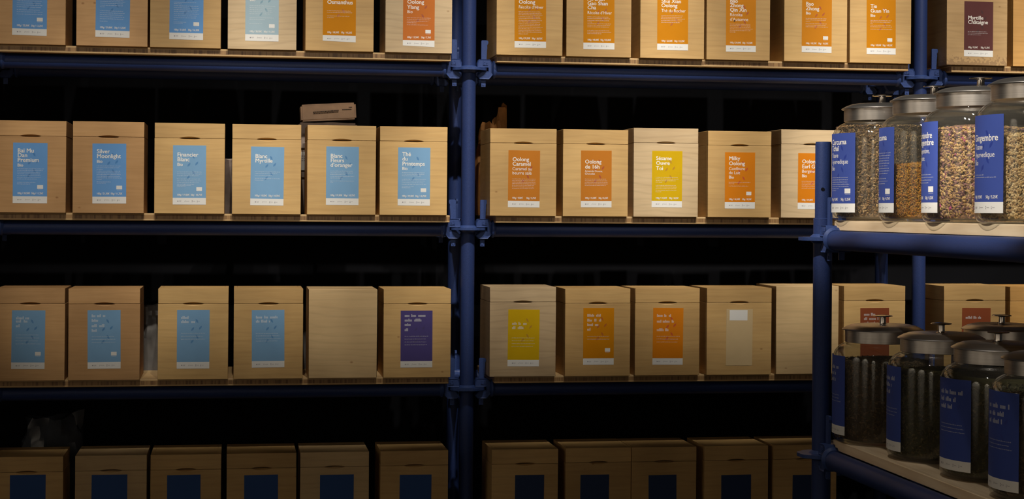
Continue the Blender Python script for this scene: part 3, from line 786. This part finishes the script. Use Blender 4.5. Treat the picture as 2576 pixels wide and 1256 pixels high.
for i, (h, wd, dx, mat, lab) in enumerate(((0.125, 0.200, 0.0, 'kraft_grey', 'lowest grey-brown paper package of the stack behind the second-row boxes'),
                                 (0.105, 0.204, 0.002, 'kraft_grey', 'paper package with a white sticker in the stack behind the second-row boxes'),
                                 (0.095, 0.206, 0.0, 'kraft_grey', 'grey kraft package under the tilted printed one behind the boxes'))):
    o = thing('kraft_package', lab, 'package', (-0.627 + dx, SY, z), group='stacked paper packages')
    link('wrapper', package(mat, wd, 0.14, h, i + 2), o)
    if i == 1:
        bm = bmesh.new(); box(bm, -0.115, -0.05, -0.0765, -0.0745, 0.03, 0.095); link('sticker', mesh_of(bm, 'paper_white'), o)
        p = Print()
        for r_ in range(3):
            for c_ in range(6): p.rect(-0.108 + c_ * .007, -0.104 + c_ * .007, 0.062 + r_ * .008, 0.066 + r_ * .008)
        p.link('sticker_print', 'ink_grey', o, lambda x, zz, off: (x, -0.0768, zz), 0)
    z += h
o = thing('kraft_package', 'tilted brown kraft package with black stamped print on top of the stack', 'package', (-0.623, SY - 0.005, z + 0.0085), (0, -0.062, 0), group='stacked paper packages')
link('wrapper', package('kraft', 0.195, 0.11, 0.060, 11, 0.0012), o)
p = Print(); rg = random.Random(8)
for r_ in range(2):
    x = -0.055
    while x < 0.035:
        e = x + rg.uniform(0.0015, 0.004); p.rect(x, e, 0.024 + r_ * 0.0052 + (x + 0.055) * 0.03, 0.0275 + r_ * 0.0052 + (x + 0.055) * 0.03); x = e + 0.0011
for k in range(7): p.rect(0.048 + k * 0.0048, 0.0522 + k * 0.0048, 0.0335, 0.0367)
for k in range(3): p.rect(0.072 + k * 0.004, 0.075 + k * 0.004, 0.041, 0.0440)
p.link('stamped_print', 'ink_black', o, lambda x, zz, off: (x, -0.0592, zz), 0)

o = thing('paper_bag', 'crumpled orange-brown paper bag sticking up behind the box beside the middle post', 'paper bag', (-0.022, 0.30, LEVEL[1]))
link('bag_body', crumpled('bag', 'kraft_orange', 0.125, 0.09, 0.335, 3, 0.075, 0.50, 0.0085), o)
o = thing('paper_bag', 'grey-brown paper bag in the gap between two blue-labelled second-row boxes', 'paper bag', (-0.955, 0.30, LEVEL[1]))
link('bag_body', crumpled('bag', 'kraft_grey', 0.13, 0.09, 0.195, 5, 0.01, 0.8), o)
o = thing('paper_bag', 'wrinkled grey bag in the gap between third-row boxes with blue labels', 'paper bag', (-1.235, 0.30, LEVEL[2]))
link('bag_body', crumpled('bag', 'foil_grey', 0.12, 0.09, 0.225, 9, 0.012, 0.8), o)
o = thing('foil_pouch', 'silver-grey pouch behind the unlabelled third-row box', 'pouch', (-0.700, 0.30, LEVEL[2]))
link('bag_body', crumpled('bag', 'foil_grey', 0.10, 0.07, 0.205, 14, 0.01, 0.7), o)
o = thing('plastic_bag', 'loose clear plastic bag standing behind the bottom-row boxes at left', 'plastic bag', (-1.565, 0.31, LEVEL[3]))
link('bag_body', crumpled('bag', 'plastic_clear', 0.20, 0.11, 0.385, 21, 0.03, 0.85, 0.012), o)

# ------------------------------------------------------------------ side shelf with jars, at right angles to the wall shelves
SX, SY0, SW, SL = 0.542, -1.645, 0.92, 1.645
SLV = (1.4815, 0.9270)
slv = [s + AX for s in SLV]
bm = bmesh.new()
lathe(bm, [(0.0242, 0), (0.0242, 1.487), (0.0206, 1.4885), (0.0206, 1.678), (0.0192, 1.684)], 40)
SPIG = mesh_of(bm, 'blue_paint')
def side_post(x, y, label):
    t = thing('scaffold_post', label, 'post', (x, y, 0), group='posts of the side shelf')
    link('tube', SPIG, t)
    for zz in slv: link('rosette', ROSETTE, t, (0, 0, zz + 0.003))
    for a in (-1.95, -1.95 + math.pi):
        bm = bmesh.new(); lathe(bm, [(0.0048, 0), (0.0048, 0.0012)], 16, axis='X')
        link('pin_hole', mesh_of(bm, 'hole_shade'), t, (0.0200 * math.cos(a), 0.0200 * math.sin(a), 1.562), (0, 0, a))  # dark disc on the surface, coloured as the shade inside the hole
    return t
side_post(SX, SY0, 'near blue post with open spigot top left of the glass jars')
side_post(SX + SW, SY0, 'blue side-shelf post at the far right behind the jars')
side_post(SX, SY0 - SL, 'blue side-shelf post at its near end')
side_post(SX + SW, SY0 - SL, 'blue side-shelf post at its near right corner')
for k, zz in enumerate(slv):
    nm = ('upper', 'lower')[k]
    ledger((SX, SY0 - SL, zz), (SX, SY0, zz), 'thick blue tube under the %s jar shelf facing the aisle' % nm, 'tubes of the side shelf')
    ledger((SX + SW, SY0 - SL, zz), (SX + SW, SY0, zz), 'blue tube under the far side of the %s jar shelf' % nm, 'tubes of the side shelf')
    ledger((SX, SY0, zz), (SX + SW, SY0, zz), 'blue end tube under the %s jar shelf towards the wall' % nm, 'tubes of the side shelf')
    ledger((SX, SY0 - SL, zz), (SX + SW, SY0 - SL, zz), 'blue end tube under the %s jar shelf towards the aisle' % nm, 'tubes of the side shelf')
    bm = bmesh.new(); box(bm, -(SW - 0.022) / 2, (SW - 0.022) / 2, -(SL - 0.11) / 2, (SL - 0.11) / 2, -TH / 2, TH / 2)
    o = thing('shelf_board', 'light pine board of the %s jar shelf' % nm, 'shelf board', (SX + SW / 2, SY0 - SL / 2, SLV[k] - TH / 2), group='boards of the side shelf', me=mesh_of(bm, 'pine_board'))
    bevel(o, 0.0015, 2)

JR = 0.1235
def glass_mesh():
    bm = bmesh.new()
    outp = [(0.0, 0.0015), (0.095, 0.0), (0.112, 0.001), (0.119, 0.005), (0.1225, 0.011), (JR, 0.018), (JR, 0.205), (0.1222, 0.217), (0.1175, 0.229), (0.1090, 0.239), (0.0995, 0.2445), (0.0925, 0.2475), (0.0905, 0.252), (0.0905, 0.266)]
    inn = [(r - 0.0035 if r > 0.01 else 0.0, zz + (0.006 if zz < 0.02 else (0.0 if zz > 0.25 else -0.0015))) for r, zz in outp]
    lathe(bm, outp[1:], 64, True, False)
    lathe(bm, inn[1:], 64, True, False)
    return mesh_of(bm, 'clear_glass')
GLASS = glass_mesh()
bm = bmesh.new()
lathe(bm, [(0.0930, 0.0), (0.0943, 0.0006), (0.0943, 0.0296), (0.1003, 0.0300), (0.1010, 0.0312), (0.1000, 0.0326), (0.0960, 0.0345), (0.0880, 0.0390), (0.0780, 0.0425), (0.0700, 0.0440), (0.045, 0.0450), (0.0001, 0.0452)], 72, True, True)
LID = mesh_of(bm, 'brushed_steel')
bm = bmesh.new()
lathe(bm, [(0.0125, 0.0), (0.0085, 0.0012), (0.0080, 0.0035), (0.0080, 0.0165), (0.0100, 0.0180), (0.0235, 0.0190), (0.0248, 0.0202), (0.0225, 0.0216), (0.012, 0.0226), (0.0001, 0.0228)], 40, True, True)
KNOB = mesh_of(bm, 'polished_steel')

def contents(kind, fill, seed, size, elong, mound=0.01, count=5200):
    """solid heap with a crust of separate dried chips"""
    rng = np.random.default_rng(seed)
    R = JR - 0.0058
    ncol = len(HERBS[kind])
    V, F, M = [], [], []
    prof = [(0.070, 0.0075), (0.098, 0.0085), (0.107, 0.014), (R - 0.0075, 0.030), (R - 0.0075, min(fill, 0.203))]
    if fill > 0.205: prof += [(R - 0.016, 0.222)]
    top = [(0.06, fill + mound), (0.0005, fill + mound * 1.4)]
    prof = prof + top
    seg = 48
    for r, zz in prof:
        for i in range(seg):
            a = 2 * math.pi * i / seg; V.append((r * math.cos(a), r * math.sin(a), zz))
    for j in range(len(prof) - 1):
        for i in range(seg):
            F.append((j * seg + i, j * seg + (i + 1) % seg, (j + 1) * seg + (i + 1) % seg, (j + 1) * seg + i)); M.append(ncol)
    F.append(tuple(range(seg))[::-1]); M.append(0)
    for k in range(count):
        ontop = rng.random() < 0.16
        a = rng.uniform(0, 2 * math.pi)
        L = size * rng.uniform(0.45, 1.6); Wd = L / elong * rng.uniform(0.5, 1.6); Hh = Wd * 0.6
        if ontop:
            r = (R - 0.006) * math.sqrt(rng.random()); zz = fill + mound * (1.2 - r / R) + rng.uniform(-0.001, 0.003)
            nrm = Vector((0, 0, 1))
        else:
            zz = rng.uniform(0.012, fill + 0.003); r = R - 0.0028 - rng.uniform(0, 0.0036)
            if zz < 0.03: r -= (0.03 - zz) * 0.35
            if zz > 0.205: r -= (zz - 0.205) * 0.55
            nrm = Vector((math.cos(a), math.sin(a), 0))
        p = Vector((r * math.cos(a), r * math.sin(a), zz))
        t1 = nrm.orthogonal().normalized(); t2 = nrm.cross(t1)
        an = rng.uniform(0, 2 * math.pi)
        d1 = (t1 * math.cos(an) + t2 * math.sin(an)); d2 = nrm.cross(d1)
        tilt = nrm * rng.uniform(-0.35, 0.35)
        d1 = (d1 + tilt).normalized()
        n0 = len(V)
        for q in (p - d1 * L / 2, p + d2 * Wd / 2 - d1 * L * 0.1, p + d1 * L / 2, p - d2 * Wd / 2 + d1 * L * 0.12, p + nrm * Hh * 0.55): V.append(tuple(q))
        c = int(rng.integers(0, ncol))
        if kind == 'ginger_rose' and c == 6 and rng.random() < 0.93: c = 0
        for f in ((0, 1, 4), (1, 2, 4), (2, 3, 4), (3, 0, 4)): F.append(tuple(n0 + i for i in f)); M.append(c)
    me = bpy.data.meshes.new('contents'); me.from_pydata(V, [], F)
    for i in range(ncol): me.materials.append(MATS['herb_%s_%d' % (kind, i)])
    me.materials.append(MATS['bed_' + kind])
    me.polygons.foreach_set('material_index', M)
    me.polygons.foreach_set('use_smooth', [m_ == ncol for m_ in M])
    return me

CAMP = Vector((camo.location.x, camo.location.y))
def jar(x, y, level, label, kind, fill, seed, size, elong, lab_right, T, P, logo, price, labw=0.112, count=15000, chip_mound=0.01):
    t = thing('glass_jar', label, 'jar', (x, y, SLV[level] + 0.0002), group='storage jars on the side shelf')
    link('glass', GLASS, t)
    ld = link('lid', LID, t, (0, 0, 0.2505)); link('knob', KNOB, ld, (0, 0, 0.0452))
    ct = link('contents', contents(kind, fill, seed, size, elong, chip_mound, count), t); ct['kind'] = 'stuff'
    ct['label'] = 'dried herbs and spice chips'
    to = (CAMP - Vector((x, y))).normalized()
    base = math.atan2(to.y, to.x)
    half = labw / 2 / (JR + 0.0006)
    az = base - math.radians(lab_right) - half        # towards the aisle side of the jar
    def mapf(u, z, off):
        a = az + u / (JR + 0.0006)
        r = JR + 0.0004 + off
        return (r * math.cos(a), r * math.sin(a), z)
    lb = make_label(t, (0, 0, 0.0215), (0, 0, 0), labw, 0.197, 'cobalt', T, P, logo, price, mapf, 20, random.Random(seed))
    return t
para = [.56, .588, .617, .645, .673, (.70, .5), (.725, .35)]
jar(0.657, -1.7535, 0, 'glass jar of brown mixed spice chips nearest the blue spigot post, upper shelf', 'chai', 0.232, 1, 0.0068, 2.4, 31,
    [('Curcuma', 't', .142), ('Tchaï', 't', .222), ('Tisane', 's', .305), ('Ayurvedique', 's', .385), ('Bio', 's', .468)], para, .73, ('100g / 9,50€', '50g / 5,25€'))
jar(0.657, -2.0750, 0, 'half-empty glass jar of yellow-orange turmeric grains, upper shelf', 'turmeric', 0.128, 2, 0.0040, 1.5, 45,
    [('Curcuma', 't', .150)], [.30, .33, .36, .39, .42, .45, .48, .51, .54, (.60, .8), .63, (.66, .75), (.70, .1), (.73, .3), (.76, .3)], .75, ('100g / 8,50€', '50g / 4,75€'), count=16000)
jar(0.654, -2.3330, 0, 'glass jar of ginger chips with purple petals, third from the spigot post, upper shelf', 'ginger_rose', 0.196, 3, 0.0078, 1.8, 45,
    [('Coriandre', 't', .180), ('Gingembre', 't', .258), ('Gingembre,', 's', .345), ('réglisse.', 's', .425)], [.58, .61, .64, (.67, .8)], .74, ('100g / 7,50€', '50g / 4,25€'), chip_mound=0.016)
jar(0.657, -2.5990, 0, 'glass jar of pale ginger chips at the right edge, upper shelf', 'ginger', 0.172, 4, 0.0072, 1.6, 32,
    [('Gingembre', 't', .265), ('Tisane', 's', .35), ('Ayurvedique', 's', .43), ('Bio', 's', .51)], [(.61, .5), (.635, .95)], None, ('100g / 9,50€', '50g / 5,25€'))
smud = [('#', .7, .17), ('#', .55, .25), ('#', .5, .33)]
jar(0.664, -1.7500, 1, 'dim glass jar of dark tea below the first upper jar, lower shelf', 'brown', 0.20, 5, 0.008, 2.2, 47, smud, [.5, .54, .58], None, None, count=6000)
jar(0.692, -2.0450, 1, 'dim glass jar of olive-brown leaves, second from the post, lower shelf', 'green', 0.20, 6, 0.008, 2.2, 46, smud, [.5, .54, .58], None, None, count=6000)
jar(0.700, -2.3300, 1, 'dim glass jar of dark green leaves, third from the post, lower shelf', 'green', 0.21, 7, 0.008, 2.2, 26, smud, [.5, .54, .58], None, None, count=6000)
jar(0.690, -2.6000, 1, 'dim glass jar at the right edge, lower shelf', 'brown', 0.20, 8, 0.008, 2.2, 30, smud, [.5, .54, .58], None, None, count=6000)
jar(0.985, -1.7450, 1, 'dim glass jar in the back file beside the far posts, lower shelf', 'brown', 0.20, 9, 0.008, 2.2, 40, smud, [.5, .54], None, None, count=4000)
